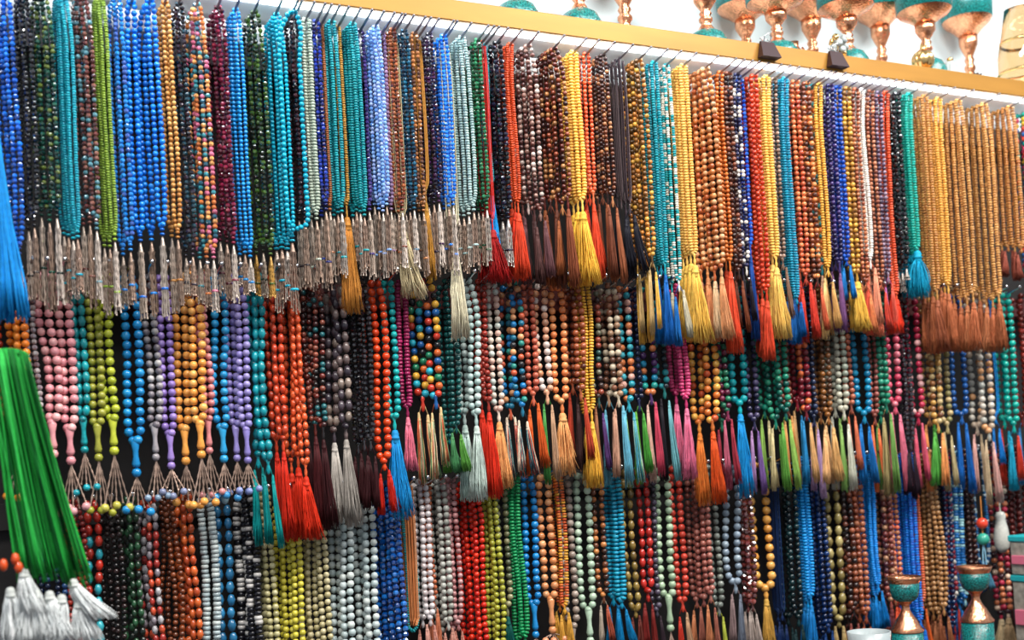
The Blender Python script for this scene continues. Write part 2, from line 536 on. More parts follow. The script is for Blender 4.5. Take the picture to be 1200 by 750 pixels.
def strand_loop(row, name, label, group, hookx, px, sep_px, b_px, shape, P_, yend, tail, tpal, ytail, y, k, bigname):
    R = ROWS[row]
    zt = hook_z(row, y)
    xk = at(px, R['ref'], y)[0]
    pb = at(px, yend, y)
    zb = pb[2]
    s = mpp((xk, y, (zt + zb) / 2))
    view = np.array([xk, y, 0]) - np.array([c_p[0], c_p[1], 0])
    slant = abs(view[1]) / np.linalg.norm(view)
    b = b_px * s
    sep = sep_px * s / slant
    o = (hookx, y, zt)
    root = thing(name, o, label, 'bead strand', group)
    pinch = tail[0] in 'TSPD'
    n = 60
    t = np.linspace(0, 1, n)
    L = zt - zb
    xc = hookx + (xk - hookx) * np.clip(t / .22, 0, 1) ** .7
    w = sep / 2 * np.clip(t / .10, 0, 1) ** .6
    w = np.maximum(w, np.minimum(b * .55, .004) * np.clip(t / .01, 0, 1))
    endw = .10 if pinch else .06
    e = np.clip((1 - t) / endw, 0, 1)
    w = w * np.sqrt(np.clip(1 - (1 - e) ** 2, 0, 1))
    sw = 1 if row == 1 else 2
    sway = sw * (RNG.normal(0, .0012) * np.sin(t * pi) + RNG.normal(0, .0007) * np.sin(2 * t * pi))
    dz = b * .5
    yy = np.full(n, y)
    Lx = np.stack([xc - w + sway, yy + b * .25, zt + .0045 - (L + .0045) * t], 1)
    Rx = np.stack([xc + w + sway + RNG.normal(0, .0006) * np.sin(t * pi), yy - b * .25, zt + .0045 - (L + .0045) * t], 1)
    path = np.concatenate([Lx, Rx[::-1]])
    fin = FIN[shape]
    if shape == 't':
        mb = MB()
        offs = RNG.normal(0, b * .35, (7, 1, 3))
        PP = path[None, ::3] + offs * np.array([1, 1, .2])
        tubes(mb, PP, .0008, np.clip(P_[RNG.integers(0, len(P_), 7)] * RNG.uniform(.8, 1.2, (7, 1)), 0, 1))
        part('thread_hank', mb, 'thread', root, o)
    else:
        tsh = 'r' if shape == 's' else shape
        Q, T, step = resample(path, b * PITCH_OF[shape])
        N = len(Q)
        ci = RNG.integers(0, len(P_), N)
        rr = b / 2 * RNG.uniform(.94, 1.05, N)
        Q = Q + RNG.normal(0, b * .03, Q.shape)
        if b_px >= BIG:
            Tn, U, W = frames(T)
            for i in range(N):
                ob = link('bead', bead_mesh(tsh, P_[ci[i]], fin), root)
                mw = Matrix(((U[i, 0], W[i, 0], Tn[i, 0]), (U[i, 1], W[i, 1], Tn[i, 1]), (U[i, 2], W[i, 2], Tn[i, 2])))
                ob.rotation_euler = mw.to_euler()
                ob.scale = (rr[i],) * 3
                ob.location = Q[i] - np.array(o)
            STATS['beads'] += N
        else:
            C = P_[ci]
            jit = .22 if shape in 'cs' else .08
            C = np.clip(C * RNG.uniform(1 - jit, 1 + jit, (N, 1)), 0, 1)
            mb = MB()
            place(mb, TPL[tsh], Q, T, rr, C, RNG.uniform(0, 6.28, N))
            part('bead_string', mb, fin, root, o, smooth=(shape != 'c'), kind='stuff')
    # tail
    xb = float(xk + sway[-1])
    end = np.array([xb, y - b * .1, zb])
    if tail[0] != 'N':
        code, wpx = tail[0], float(tail[1:] or 14)
        zt2 = at(px, ytail + RNG.uniform(-4, 4) * (2.2 if tail[0] == 'S' else 1), y)[2]
        width = wpx * s
        c0 = P_[k % len(P_)]
        tc = tpal[k % len(tpal)]
        if code == 'S':
            chain_fringe(root, o, end - (0, 0, b * .3), zt2, width, tc, c0)
        elif code == 'D':
            h = 33 * s
            leader(root, o, end + (0, 0, b * .2), h, b * .5, c0, fin, True)
            V, t_, q_ = TPL['r']
            mb = MB()
            mb.add(V * b * .52 + (end - (0, 0, h + b * .3)), t_, q_, c0)
            part('stop_bead', mb, fin, root, o)
            st = end - (0, 0, h + b * .75)
            nc = 5
            ends = np.stack([st[0] + np.linspace(-1.25, 1.25, nc) * b, st[1] - b * .25 + RNG.normal(0, .002, nc), zt2 + RNG.uniform(-.003, .005, nc)], 1)
            u_ = np.linspace(0, 1, 11)[None, :, None]
            mb = MB()
            tubes(mb, st[None, None] * (1 - u_) + ends[:, None] * u_, np.where(np.arange(11) % 2 == 0, .0015, .0007)[None], lin('b89c8c') * RNG.uniform(.6, 1.2, (nc, 1)), 4)
            part('chain_fringe', mb, 'metal', root, o, kind='stuff')
            for i_ in (0, 2, 4):
                mb = MB()
                mb.add(V * b * .48 + ends[i_] - (0, 0, b * .4), t_, q_, tc)
                part('end_bead', mb, fin, root, o)
        else:
            gap = min(.020, (zb - zt2) * .18) if code == 'T' else .006
            leader(root, o, end + (0, 0, b * .2), gap + b * .3, max(b * .36, .0018), c0, fin if shape != 't' else 'gloss')
            mix = len(tail) > 1 and tail.endswith('.5')
            lean = (RNG.normal(0, .12) * width + .02 * (zb - zt2), 0)
            twin = code == 'T' and wpx < 15.6 and (row > 1 or k % 2)
            if not twin:
                tassel(root, o, end - (0, 0, gap), zt2, width, tpal if mix else tc, lean, pom=(code == 'P'), mixed=mix)
            else:
                for sg in (-1, 1):
                    g2 = gap * RNG.uniform(.8, 1.5)
                    off = np.array([sg * width * .32, sg * -.003, -g2])
                    col2 = tc if (mix or sg < 0) else tpal[(k + 1) % len(tpal)]
                    tassel(root, o, end + off, zt2 + (zb - zt2) * RNG.uniform(-.03, .14), width * RNG.uniform(.7, .95), tpal if mix else col2,
                           (lean[0] + sg * width * RNG.uniform(0, .35), 0), mixed=mix)
                mb = MB()
                tubes(mb, np.array([[end + (0, 0, -gap * .3), end + (sg * width * .16, 0, -gap * .6), end + (sg * width * .32, sg * -.003, -gap * 1.2)] for sg in (-1, 1)]), .0008, tc)
                part('tassel_cord', mb, 'thread', root, o, kind='stuff')
    STATS['loops'] += 1
    return root


ORD = ['first', 'second', 'third', 'fourth', 'fifth', 'sixth', 'seventh', 'eighth']
NUM = ['', 'one', 'two', 'three', 'four', 'five', 'six', 'seven', 'eight']


def build_row(row, table):
    R = ROWS[row]
    shorts = [e[11] for e in table]
    used = set()
    for j, e in enumerate(table):
        x0, x1, n, bpx, shape, ps, yend, tail, tps, ytail, desc, short = e
        P_, tp = pal(ps), pal(tps)
        W = x1 - x0
        nh = max(1, min(n, int(round(W / 26))))
        per = W / n
        ymid = (R['ya'] + R['yb']) / 2
        hx = [at(x0 + W * (i + .5) / nh, R['ref'], ymid)[0] for i in range(nh)]
        HOOKS[row] += hx
        Lh = shorts[j - 1] if j else None
        Rh = shorts[j + 1] if j + 1 < len(table) else None
        where = f'between {Lh} and {Rh}' if Lh and Rh else ('at the end beside ' + (Lh or Rh))
        nm = 'crystal_bead_strand' if shape == 'c' else ('silk_thread_strand' if shape == 't' else 'prayer_bead_strand')
        for k in range(n):
            px = x0 + per * (k + .5)
            hi = min(nh - 1, int(nh * (k + .5) / n))
            inh = [q for q in range(n) if min(nh - 1, int(nh * (q + .5) / n)) == hi]
            fr = (inh.index(k) + .5) / len(inh)
            y = R['ya'] + (R['yb'] - R['ya']) * fr
            if desc.startswith('wide open'):
                y = R['yb'] - .008
            nth = f', {ORD[k]} of {NUM[n]}' if n > 1 else ''
            lab = f'{desc} strand{nth}, {R["word"]} row {where}'
            assert lab not in used and len(lab.split()) <= 16, lab
            used.add(lab)
            ye = yend + RNG.uniform(-5, 5) * (1 if row == 1 else 1.6)
            strand_loop(row, nm, lab, f'{desc} strands of the {R["word"]} row', hx[hi], px, per / 2, bpx, shape, P_, ye, tail, tp, ytail, y, k, short)


SIL = 'd8c4b4 b89c8a e0d0c4 a88c7c c8b4a8'
T1 = [
    (-18, 22, 3, 6.5, 'c', '1356c0 1f74e0 0b3a86', 285, 'S9', SIL, 366, 'royal blue crystal', 'royal blue'),
    (24, 38, 2, 6.5, 'c', '0a0a10 15161c 2a2a30', 255, 'S9', SIL, 358, 'jet black crystal', 'jet black'),
    (39, 66, 3, 6, 'c', '0c3a30 1a5040 0a2420 5a6a30', 245, 'S9', SIL, 362, 'bottle green crystal', 'bottle green'),
    (66, 87, 4, 5, 'm', '12a4b8 0e94ac', 265, 'S10', SIL, 350, 'dense turquoise', 'turquoise'),
    (88, 111, 3, 6, 'c', '6a3a38 8a5a50 5a8a98 4a2a2a', 255, 'S9', SIL, 355, 'rust and grey crystal', 'rust brown'),
    (112, 131, 3, 5, 'm', '8fae3c 7e9e32', 275, 'S9', SIL, 365, 'olive green', 'olive green'),
    (132, 150, 2, 6, 'c', '1a7ad0 2a8ae0 4060b0', 285, 'S9', SIL, 362, 'sparkling blue crystal', 'sparkling blue'),
    (151, 190, 3, 7, 'r', '0a6ad0 1480e0', 268, 'S10', SIL, 372, 'azure blue', 'azure blue'),
    (191, 205, 2, 6, 'r', 'd0924a b87838 e0a860', 265, 'S9', SIL, 368, 'golden brown', 'golden brown'),
    (206, 222, 2, 6, 'c', '14121c 2a2030 1a3a48', 290, 'S9', SIL, 350, 'purplish black crystal', 'purplish black'),
    (222, 246, 3, 6, 'c', '3a8a98 d07840 c86a88 2a5a70 e0a060', 290, 'S9', SIL, 360, 'rainbow crystal', 'rainbow'),
    (247, 270, 3, 6, 'c', '5a0a28 400818 7a1838', 275, 'S9', SIL, 350, 'dark maroon crystal', 'dark maroon'),
    (270, 288, 3, 5, 'r', '1284d0 1c94e0', 290, 'S9', SIL, 345, 'bright blue', 'bright blue'),
    (288, 313, 3, 6, 'c', '28401a 141f10 3c5a20', 285, 'S9', 'c89a50 b0a090', 350, 'dark olive crystal', 'dark olive'),
    (313, 338, 4, 5, 'r', '08a4c4 06b0d0', 278, 'S12', SIL, 362, 'cyan', 'cyan'),
    (320, 366, 1, 6.5, 'r', '08a4c4 06b0d0', 268, 'N', SIL, 362, 'wide open cyan loop', 'open cyan loop'),
    (341, 354, 2, 6, 'c', '2a1018 160c18 401824', 250, 'S9', SIL, 345, 'black cherry crystal', 'black cherry'),
    (355, 368, 2, 6, 'm', 'b4c2b2 a8b4a4', 245, 'S9', SIL, 340, 'sage grey', 'sage grey'),
    (368, 379, 2, 5, 'c', '2038a0 101a60', 240, 'S9', SIL, 335, 'navy blue crystal', 'navy blue'),
    (379, 383, 1, 4, 'm', 'b06a40', 240, 'S8', SIL, 325, 'thin copper', 'thin copper'),
    (383, 397, 3, 5, 'm', '0a96a0 0c8a98', 240, 'S9', SIL, 320, 'teal', 'teal'),
    (396, 405, 1, 4.5, 'm', 'c08a3a d09a44', 240, 'T26', 'c8863a d0903c', 365, 'thin gold tasselled', 'thin gold'),
    (405, 423, 4, 5, 'm', '0a98a4 089098', 242, 'S9', SIL, 318, 'deep turquoise', 'deep turquoise'),
    (423, 431, 1, 5, 'c', '4a3a80 3a2868', 235, 'S9', SIL, 320, 'dusky violet crystal', 'dusky violet'),
    (431, 450, 4, 5, 'c', '88b4f0 6a9ce8 a0b8f0', 235, 'S8', SIL, 322, 'periwinkle crystal', 'periwinkle'),
    (449, 456, 1, 5, 'c', '9a7aa0 a888b0', 235, 'S8', SIL, 320, 'mauve crystal', 'mauve'),
    (454, 468, 3, 5, 'c', '8a4426 a05830 70301c', 235, 'S8', SIL, 322, 'copper red crystal', 'copper red'),
    (456, 474, 1, 4, 't', 'd8c8a0 c8b890', 250, 'T34', 'dccca4', 346, 'cream silk', 'cream silk'),
    (467, 482, 3, 5, 'c', '0a4058 06304a 1a5a78', 240, 'S8', SIL, 322, 'petrol blue crystal', 'petrol blue'),
    (482, 493, 2, 5, 'c', '8a5a34 b07040 5a3a2c', 240, 'S8', SIL, 318, 'bronze brown crystal', 'bronze brown'),
    (488, 500, 1, 4, 't', 'c08840 b07830 d09848', 225, 'T14', 'c8903c b87c34', 330, 'ochre silk', 'ochre silk'),
    (494, 512, 3, 5, 'c', '120c1c 1e1030 3a1840', 232, 'S8', SIL, 320, 'violet black crystal', 'violet black'),
    (512, 528, 3, 5, 'c', '1a70dc 2a84ec', 235, 'S8', SIL, 318, 'vivid blue crystal', 'vivid blue'),
    (516, 532, 1, 4, 't', 'e0d8b8 d0c8a8', 270, 'T24', 'e4dcc0', 400, 'ivory silk', 'ivory silk'),
    (528, 552, 4, 5, 'm', 'a0bebe 90aeae b4ccc8', 240, 'S9', SIL, 318, 'pale mint', 'pale mint'),
    (552, 567, 3, 5, 'c', '14603c 0c4028 2a7850', 240, 'S8', SIL, 312, 'emerald green crystal', 'emerald'),
    (558, 574, 2, 4, 't', 'a01814 b82018', 255, 'T30', 'b81a18 a01414', 332, 'dark red silk', 'red silk'),
    (566, 577, 1, 4, 'm', '18a0b0 20b0c0', 215, 'T15', '1c98e0', 302, 'aqua tasselled', 'aqua'),
    (572, 592, 3, 6, 'c', '0c0c14 14141c 181830', 250, 'S10', 'd0c8c0 b0a8a0', 320, 'black onyx crystal', 'black onyx'),
    (592, 603, 3, 4.5, 'm', 'e05020 d04818', 235, 'T22', 'e04828 d83a20', 326, 'orange red', 'orange red'),
    (603, 630, 4, 6, 's', '6a4038 c0b0a8 4a2a28 8a6a60', 240, 'T14', '5a3a38 6a4448 483030', 332, 'brown white agate', 'agate'),
    (629, 663, 5, 6, 's', '5a1c14 3a1410 8a4028 b07848', 235, 'T15', 'a05a34 8a4a30 6a3a2a', 335, 'reddish brown', 'reddish brown'),
    (663, 679, 3, 6, 'm', 'fccc60 f8c458', 238, 'T28', 'fcc64c', 336, 'sunny yellow', 'sunny yellow'),
    (679, 692, 3, 5, 'r', 'd85a34 c84a28 e07048', 225, 'T15', 'd84828', 325, 'coral orange', 'coral'),
    (692, 715, 4, 5, 's', '4a2418 6a3820 301410 a87048', 230, 'T12', '9a5a3c 7a4430', 332, 'walnut brown', 'walnut brown'),
    (715, 734, 4, 4, 't', '4a3c40 6a5a5c 382c34', 235, 'T15', '1c1c28', 325, 'smoky grey silk', 'smoky silk'),
    (733, 757, 4, 6, 's', 'd8a040 8a5a28 c07830 604018', 300, 'T9', 'e0b050 d8b880', 400, 'tiger eye gold', 'tiger gold'),
    (757, 771, 3, 5, 'm', '0698a8 0a8a9c', 310, 'T14', '1060b0 0a70c0', 402, 'lagoon blue', 'lagoon blue'),
    (771, 788, 2, 4.5, 'm', '08a0a8 e8e4d8', 330, 'T14', 'c0b8a0 1868b0', 402, 'turquoise and white', 'dotted turquoise'),
    (788, 806, 4, 5.5, 'm', 'fcc868 f8c060', 300, 'T26', 'fccc60', 400, 'amber yellow', 'amber yellow'),
    (806, 838, 4, 7, 's', 'c87840 d89058 b05a30 e0a878', 315, 'T17', 'e0a070 d89060 e8c8a0', 400, 'orange carnelian', 'carnelian'),
    (838, 847, 2, 5, 'r', 'e07a34 d06a28', 300, 'T17', 'e05030', 412, 'tangerine', 'tangerine'),
    (847, 857, 2, 6, 's', '4a2418 301810 7a4028', 320, 'T9', '7a4028 603020', 390, 'chocolate brown', 'chocolate'),
    (857, 866, 2, 5, 'r', '2a2a50 e0d8d0 1a1a38', 310, 'T10', '1c1420', 380, 'navy and white', 'dotted navy'),
    (866, 873, 1, 5, 'c', '1850c0 2868d8', 290, 'T12', '1a4a98', 400, 'cobalt crystal', 'cobalt'),
    (872, 888, 3, 6, 'r', 'b83014 c84020', 340, 'T18', 'd84a2c', 420, 'brick red', 'brick red'),
    (888, 901, 3, 5.5, 'm', 'f8c45c fccc68', 300, 'T22', 'fcd070', 397, 'lemon yellow', 'lemon yellow'),
    (900, 909, 2, 5, 's', '8a7060 6a5448 b09080', 300, 'T9', '8a6a58', 380, 'greyish brown', 'greyish brown'),
    (908, 922, 4, 5, 'm', '0690b0 0880a0', 345, 'T13', '0a5aa0', 402, 'peacock blue', 'peacock blue'),
    (922, 936, 2, 6, 's', 'c85a34 a84028 d87848', 320, 'T14', 'd84030', 402, 'terracotta', 'terracotta'),
    (935, 949, 2, 6, 's', '7a3c24 4a2418 d08048', 325, 'T11', 'c86040 b03a30', 395, 'mottled russet', 'russet'),
    (947, 956, 1, 7, 's', '1a8088 d87840 c06030', 310, 'T10', 'd0a080', 390, 'teal orange jasper', 'jasper'),
    (953, 961, 2, 5, 'm', 'eeb450 e0a440', 310, 'T13', 'd8a868 e8c080', 395, 'honey yellow', 'honey'),
    (961, 975, 3, 5.5, 'r', '2a2458 1c1a48 403070', 305, 'T10', '7a5080', 390, 'indigo', 'indigo'),
    (973, 984, 2, 5.5, 'r', '1450b8 0c40a0', 300, 'T10', '1878c0', 352, 'ultramarine', 'ultramarine'),
    (984, 995, 2, 6, 's', 'e0a840 c08a30 a06a28', 315, 'T26', 'f8c858', 392, 'mustard', 'mustard'),
    (995, 1005, 2, 5, 's', '9a5030 7a3a24 b87048', 325, 'T12', 'e08858', 392, 'cinnamon brown', 'cinnamon'),
    (1003, 1011, 2, 4.5, 'm', 'e8e0d8 f0ece4', 300, 'T14', 'f0a080 e06048', 392, 'ivory white', 'ivory'),
    (1011, 1023, 2, 5, 's', 'a05838 804028 c07a58', 330, 'T12', 'd85040 e88060', 390, 'hazel brown', 'hazel'),
    (1022, 1031, 2, 5, 's', '6a5870 8a7488 4a3a50', 320, 'T10', 'd85a48 b060a0', 390, 'dusty purple', 'dusty purple'),
    (1030, 1039, 2, 5, 'm', 'e05830 d04a24', 340, 'T20', 'e83c20', 392, 'flame orange', 'flame orange'),
    (1038, 1053, 3, 6, 'c', '101014 1c1c22 08080c', 310, 'S8', 'c8c0b8', 335, 'starry black crystal', 'starry black'),
    (1052, 1066, 4, 5, 'm', '08a898 06a090', 292, 'P30', '10a8d0', 350, 'sea green', 'sea green'),
    (1066, 1087, 4, 5, 'm', 'c88a48 d09450 bc7c40', 340, 'T18', 'b86a44 a05a3c', 412, 'tan wooden', 'tan'),
    (1087, 1100, 3, 5, 'm', 'e8ac50 e0a448', 330, 'T16', 'b86a44', 408, 'golden tan wooden', 'golden tan'),
    (1100, 1160, 8, 5, 'm', 'c89050 d09a58 bc8448', 345, 'T18', 'b86a44 a8603c c07850', 410, 'sandy brown wooden', 'sandy brown'),
    (1160, 1190, 4, 5, 'm', 'c88c4c c08044', 285, 'T13', '8a4434 9a5040', 326, 'caramel wooden', 'caramel'),
    (1189, 1216, 3, 6, 'r', 'e04870 10a090 e8c040 d84830 2a6ab0', 330, 'T12', 'd8c070 c8a878', 365, 'confetti coloured', 'confetti'),
]
T2 = [
    (-8, 8, 1, 9, 'r', 'a03018 802010', 520, 'N', SIL, 0, 'dark red', 'dark red'),
    (6, 36, 2, 9.5, 'r', 'f08a28 e87c20', 500, 'D', 'f08a28', 580, 'bright orange', 'bright orange'),
    (37, 47, 1, 7, 'c', '8a8088 6a5a60 b0a8a8', 500, 'D', 'c0b0b0', 580, 'smoky glass', 'smoky glass'),
    (48, 88, 2, 11, 'r', 'e8a0a4 e0949c f0b0b0', 500, 'D', 'e8a8ac', 592, 'pink stone', 'pink stone'),
    (88, 101, 1, 9, 'o', '0c98a0 0a8890', 490, 'D', '10a0b0', 575, 'teal stone', 'teal stone'),
    (101, 120, 1, 10, 'r', '98983a 8a8c30', 500, 'D', 'a8a838', 592, 'dull olive', 'dull olive'),
    (119, 139, 1, 11, 'r', 'b8c03a a8b430', 500, 'D', 'c0b850', 595, 'yellow green', 'yellow green'),
    (141, 167, 1, 11, 'r', '1684c4 2090d0', 510, 'D', '2090d0', 592, 'clear blue', 'clear blue'),
    (168, 187, 1, 9, 'r', '9a9498 787078 b8b4b4', 500, 'D', '8098b0', 580, 'misty grey', 'misty grey'),
    (186, 204, 1, 9.5, 'r', '9a80c8 8a70b8', 505, 'D', '8088a8', 575, 'lilac stone', 'lilac stone'),
    (203, 240, 2, 10.5, 'r', 'f4a850 f0a048 f8b460', 500, 'D', 'f4a850', 585, 'peach orange', 'peach orange'),
    (234, 247, 1, 9, 'r', 'd88888 c87878', 500, 'D', 'd89090', 575, 'rose pink', 'rose pink'),
    (246, 268, 1, 10, 'r', '2a94c8 1c88c0', 495, 'D', '3a90c8', 575, 'lake blue', 'lake blue'),
    (266, 291, 2, 9, 'r', '9488c8 887cc0 a094d0', 498, 'D', '8a98d0', 575, 'lavender', 'lavender'),
    (291, 314, 2, 9, 'o', '0c98a4 0a8c98', 535, 'T13', '10a0a0 0c9090', 640, 'teal barrel', 'teal barrel'),
    (315, 331, 2, 8, 'o', 'd04420 c03a1c', 515, 'T17', 'd02c18', 628, 'vermilion oval', 'vermilion'),
    (331, 356, 3, 7, 'o', 'd85428 c84820 e06030', 540, 'T24', 'e03418', 632, 'orange red oval', 'orange oval'),
    (352, 379, 3, 7, 's', '3a1c1c 6a2820 1a1414 1a5a60 8a4838', 500, 'T16', '3a1418 501c20', 620, 'dark garnet mix', 'garnet mix'),
    (380, 408, 2, 9, 'o', '4a4048 6a5a58 38303a 8a7a70', 505, 'T22', 'c8c0b8 a8a098', 615, 'grey agate oval', 'grey agate'),
    (411, 433, 3, 6.5, 'c', '141218 221c22 0c0c10', 515, 'T12', '3a1418', 600, 'matt black', 'matt black'),
    (434, 454, 1, 9.5, 'r', 'e04a1c d84018', 535, 'T14', 'c82414', 605, 'scarlet', 'scarlet'),
    (450, 467, 1, 8.5, 'r', '10a8a8 0c9ca0', 485, 'T30', '1c94d8', 612, 'bright turquoise', 'bright turquoise'),
    (467, 482, 1, 7.5, 'd', '8a1848 a02058', 472, 'T18', 'e87890', 552, 'crimson', 'crimson'),
    (485, 516, 2, 9.5, 'r', 'c83a28 1c5a9c e8b040 14181c 1c7a58 28a8c0 d86830', 468, 'T14.5', 'e8c890 c86040 f0e0c0 5a8a60', 562, 'multicoloured round', 'multicoloured'),
    (517, 535, 2, 7, 'r', '0c5a58 084848', 505, 'T14', '5a9a40 4a8a58', 560, 'deep green', 'deep green'),
    (534, 561, 2, 8.5, 'r', 'b8ccc8 a8c0bc c4d4d0', 480, 'T24', 'b8d0c8 c8d8d0', 588, 'pale jade', 'pale jade'),
    (557, 574, 2, 7.5, 'r', '9c3024 8c281c', 468, 'T20', 'e0341c', 582, 'dark coral', 'dark coral'),
    (573, 589, 1, 8, 'r', 'd8c8b8 c8d0c8 e0b8a8', 473, 'T24', 'f0a868', 574, 'cream', 'cream'),
    (588, 616, 2, 8, 'r', 'c85a3c 1c6a88 28282c d89868 2a8a80 1878b8', 472, 'T13.5', 'e8d8c0 283848 2a8a98 d86048', 565, 'bright mixed stone', 'bright mixed'),
    (615, 630, 1, 8, 'r', 'c06048 b05440', 462, 'T15', 'd86028', 560, 'clay red', 'clay red'),
    (630, 648, 1, 8.5, 's', 'd8a080 c88860 d8c8c0', 465, 'T13', '4a9048 c8a080', 570, 'peach white', 'peach white'),
    (645, 666, 1, 9, 'r', 'e8844c e09058 f0a068', 475, 'T30', 'f4b070', 562, 'apricot', 'apricot'),
    (665, 683, 2, 8, 's', '8a4428 a85834 5a2818', 455, 'T12', 'c04830 382020', 555, 'chestnut', 'chestnut'),
    (680, 693, 2, 6, 'm', 'f0b840 e8b038', 478, 'T18', 'f4bc48', 572, 'marigold yellow', 'marigold'),
    (692, 706, 1, 7.5, 'r', '2a4a48 3a2a28 8a4030 6a6a58', 470, 'T11', 'a06848 5a3a70', 565, 'dark jasper', 'dark jasper'),
    (705, 728, 2, 8, 'r', 'a88468 c8b8a0 5a3a2c 8a5a44', 470, 'T13', '70b8d0 c89880', 572, 'mocha cream', 'mocha cream'),
    (727, 741, 1, 8.5, 'r', '2a9cb0 d87c48 48b0c0 e8b0a0', 470, 'T14.5', '58b0c8 c0d8c8 78a850', 575, 'turquoise apricot', 'turquoise apricot'),
    (740, 752, 1, 7, 'r', '1c2448 101a38', 465, 'T12', '68b048 50a040', 562, 'midnight blue', 'midnight blue'),
    (751, 770, 1, 8.5, 'r', '4a2a60 1c88b0 28a098 d07848', 455, 'T13', 'd8b0a0 c84860', 570, 'purple turquoise', 'purple turquoise'),
    (769, 784, 1, 8, 'r', '1c6a68 203038 2a98a0', 460, 'T13', '1c1820 78b8c0', 565, 'dark teal', 'dark teal'),
    (784, 807, 2, 7, 'd', 'c83a70 b83064 d85080', 465, 'T18', 'e87a9c', 560, 'magenta pink', 'magenta'),
    (807, 838, 2, 9, 'r', 'e09040 d07030 e8b050 c05028', 488, 'T20', 'f08a3c e85c24', 590, 'orange amber', 'orange amber'),
    (837, 853, 2, 7.5, 'r', '1c6a50 7a2848 2a8a68 5a1c38', 488, 'T11', 'a83848 c86880', 572, 'green crimson', 'green crimson'),
    (853, 874, 1, 9.5, 'r', '10a4ac 0c98a4', 478, 'T24', '1c9ce0', 582, 'turquoise round', 'turquoise round'),
    (873, 886, 1, 7.5, 'r', '2c2848 484060 1c1c38', 490, 'T10', 'b088b8 7a5a98', 580, 'inky purple', 'inky purple'),
    (886, 923, 3, 8, 'r', '0e6a58 148068 0a5048 2a9070', 485, 'T12', '98c060 d8c898 68a848', 575, 'malachite green', 'malachite'),
    (913, 926, 1, 7.5, 'r', '5a2c20 783a2a', 475, 'T11', 'e8a868 d89858', 575, 'umber', 'umber'),
    (926, 946, 2, 8, 'r', '8a1c2c 6a1824 1c68a8 d86838', 475, 'T11', 'e0b078 2a88c0', 575, 'crimson blue', 'crimson blue'),
    (945, 954, 1, 7, 'r', '1a2440 2a3858', 490, 'T10', 'b898c0', 585, 'dark navy', 'dark navy'),
    (953, 971, 2, 7, 's', '7a4a20 9a6028 5a3418', 478, 'T15', 'e8b878 f0c088', 572, 'tiger brown', 'tiger brown'),
    (970, 990, 2, 8, 'r', 'a8a898 c0bca8 90988a', 475, 'T12', 'd8d8c8 88b060', 575, 'ash ivory', 'ash ivory'),
    (989, 999, 1, 7, 'r', '8a4838 a86048', 475, 'T10', 'd87858', 560, 'brownish red', 'brownish red'),
    (998, 1019, 1, 8.5, 'r', '1484ac 1078a4', 478, 'T14', '2078c0', 575, 'marine blue', 'marine blue'),
    (1017, 1025, 1, 6.5, 'r', '7a3c30 985048', 480, 'T9', 'e87848', 575, 'mahogany', 'mahogany'),
    (1024, 1039, 2, 7.5, 'r', '14785c 0e6850 2a9074', 480, 'T12', '7aa858 a89868', 580, 'jade green', 'jade green'),
    (1038, 1053, 1, 8.5, 'r', 'd85870 c84460 e88090', 475, 'T15', 'e88098', 580, 'raspberry', 'raspberry'),
    (1052, 1064, 2, 6, 'c', '18121c 241a24', 515, 'T9', '2a1c28', 585, 'black plum crystal', 'black plum'),
    (1063, 1080, 1, 8, 'r', 'a01c3c c03050 e0a8a8', 485, 'T12', 'd86078', 575, 'ruby red', 'ruby'),
    (1080, 1099, 2, 7.5, 'r', '8a5a34 c09048 6a4028 b8a070', 495, 'T14', 'f0a060 58a848', 578, 'bronze gold', 'bronze gold'),
    (1098, 1112, 1, 7.5, 'r', 'a89868 888050 c0a878', 500, 'T11', 'b8a880', 585, 'khaki', 'khaki'),
    (1112, 1133, 1, 7.5, 'r', '1c58a0 144888', 490, 'T14', '1c68b8', 580, 'sapphire blue', 'sapphire'),
    (1133, 1160, 2, 8, 'r', 'b8a490 a8a8a0 d09868 c8c0b4', 500, 'T12', 'd8a8a0 c8b090', 590, 'foggy beige', 'foggy beige'),
    (1157, 1168, 1, 4, 't', '1c80d0 2890e0', 480, 'T9', '1c80d0', 545, 'blue silk', 'blue silk'),
    (1167, 1188, 2, 8, 'r', '0ca898 089c90', 490, 'T12', 'c83a28 1c98b8', 575, 'aquamarine', 'aquamarine'),
    (1187, 1212, 2, 7, 'r', '8a2c24 702018', 490, 'T11', '3a88c0 d87840', 570, 'oxblood red', 'oxblood'),
]
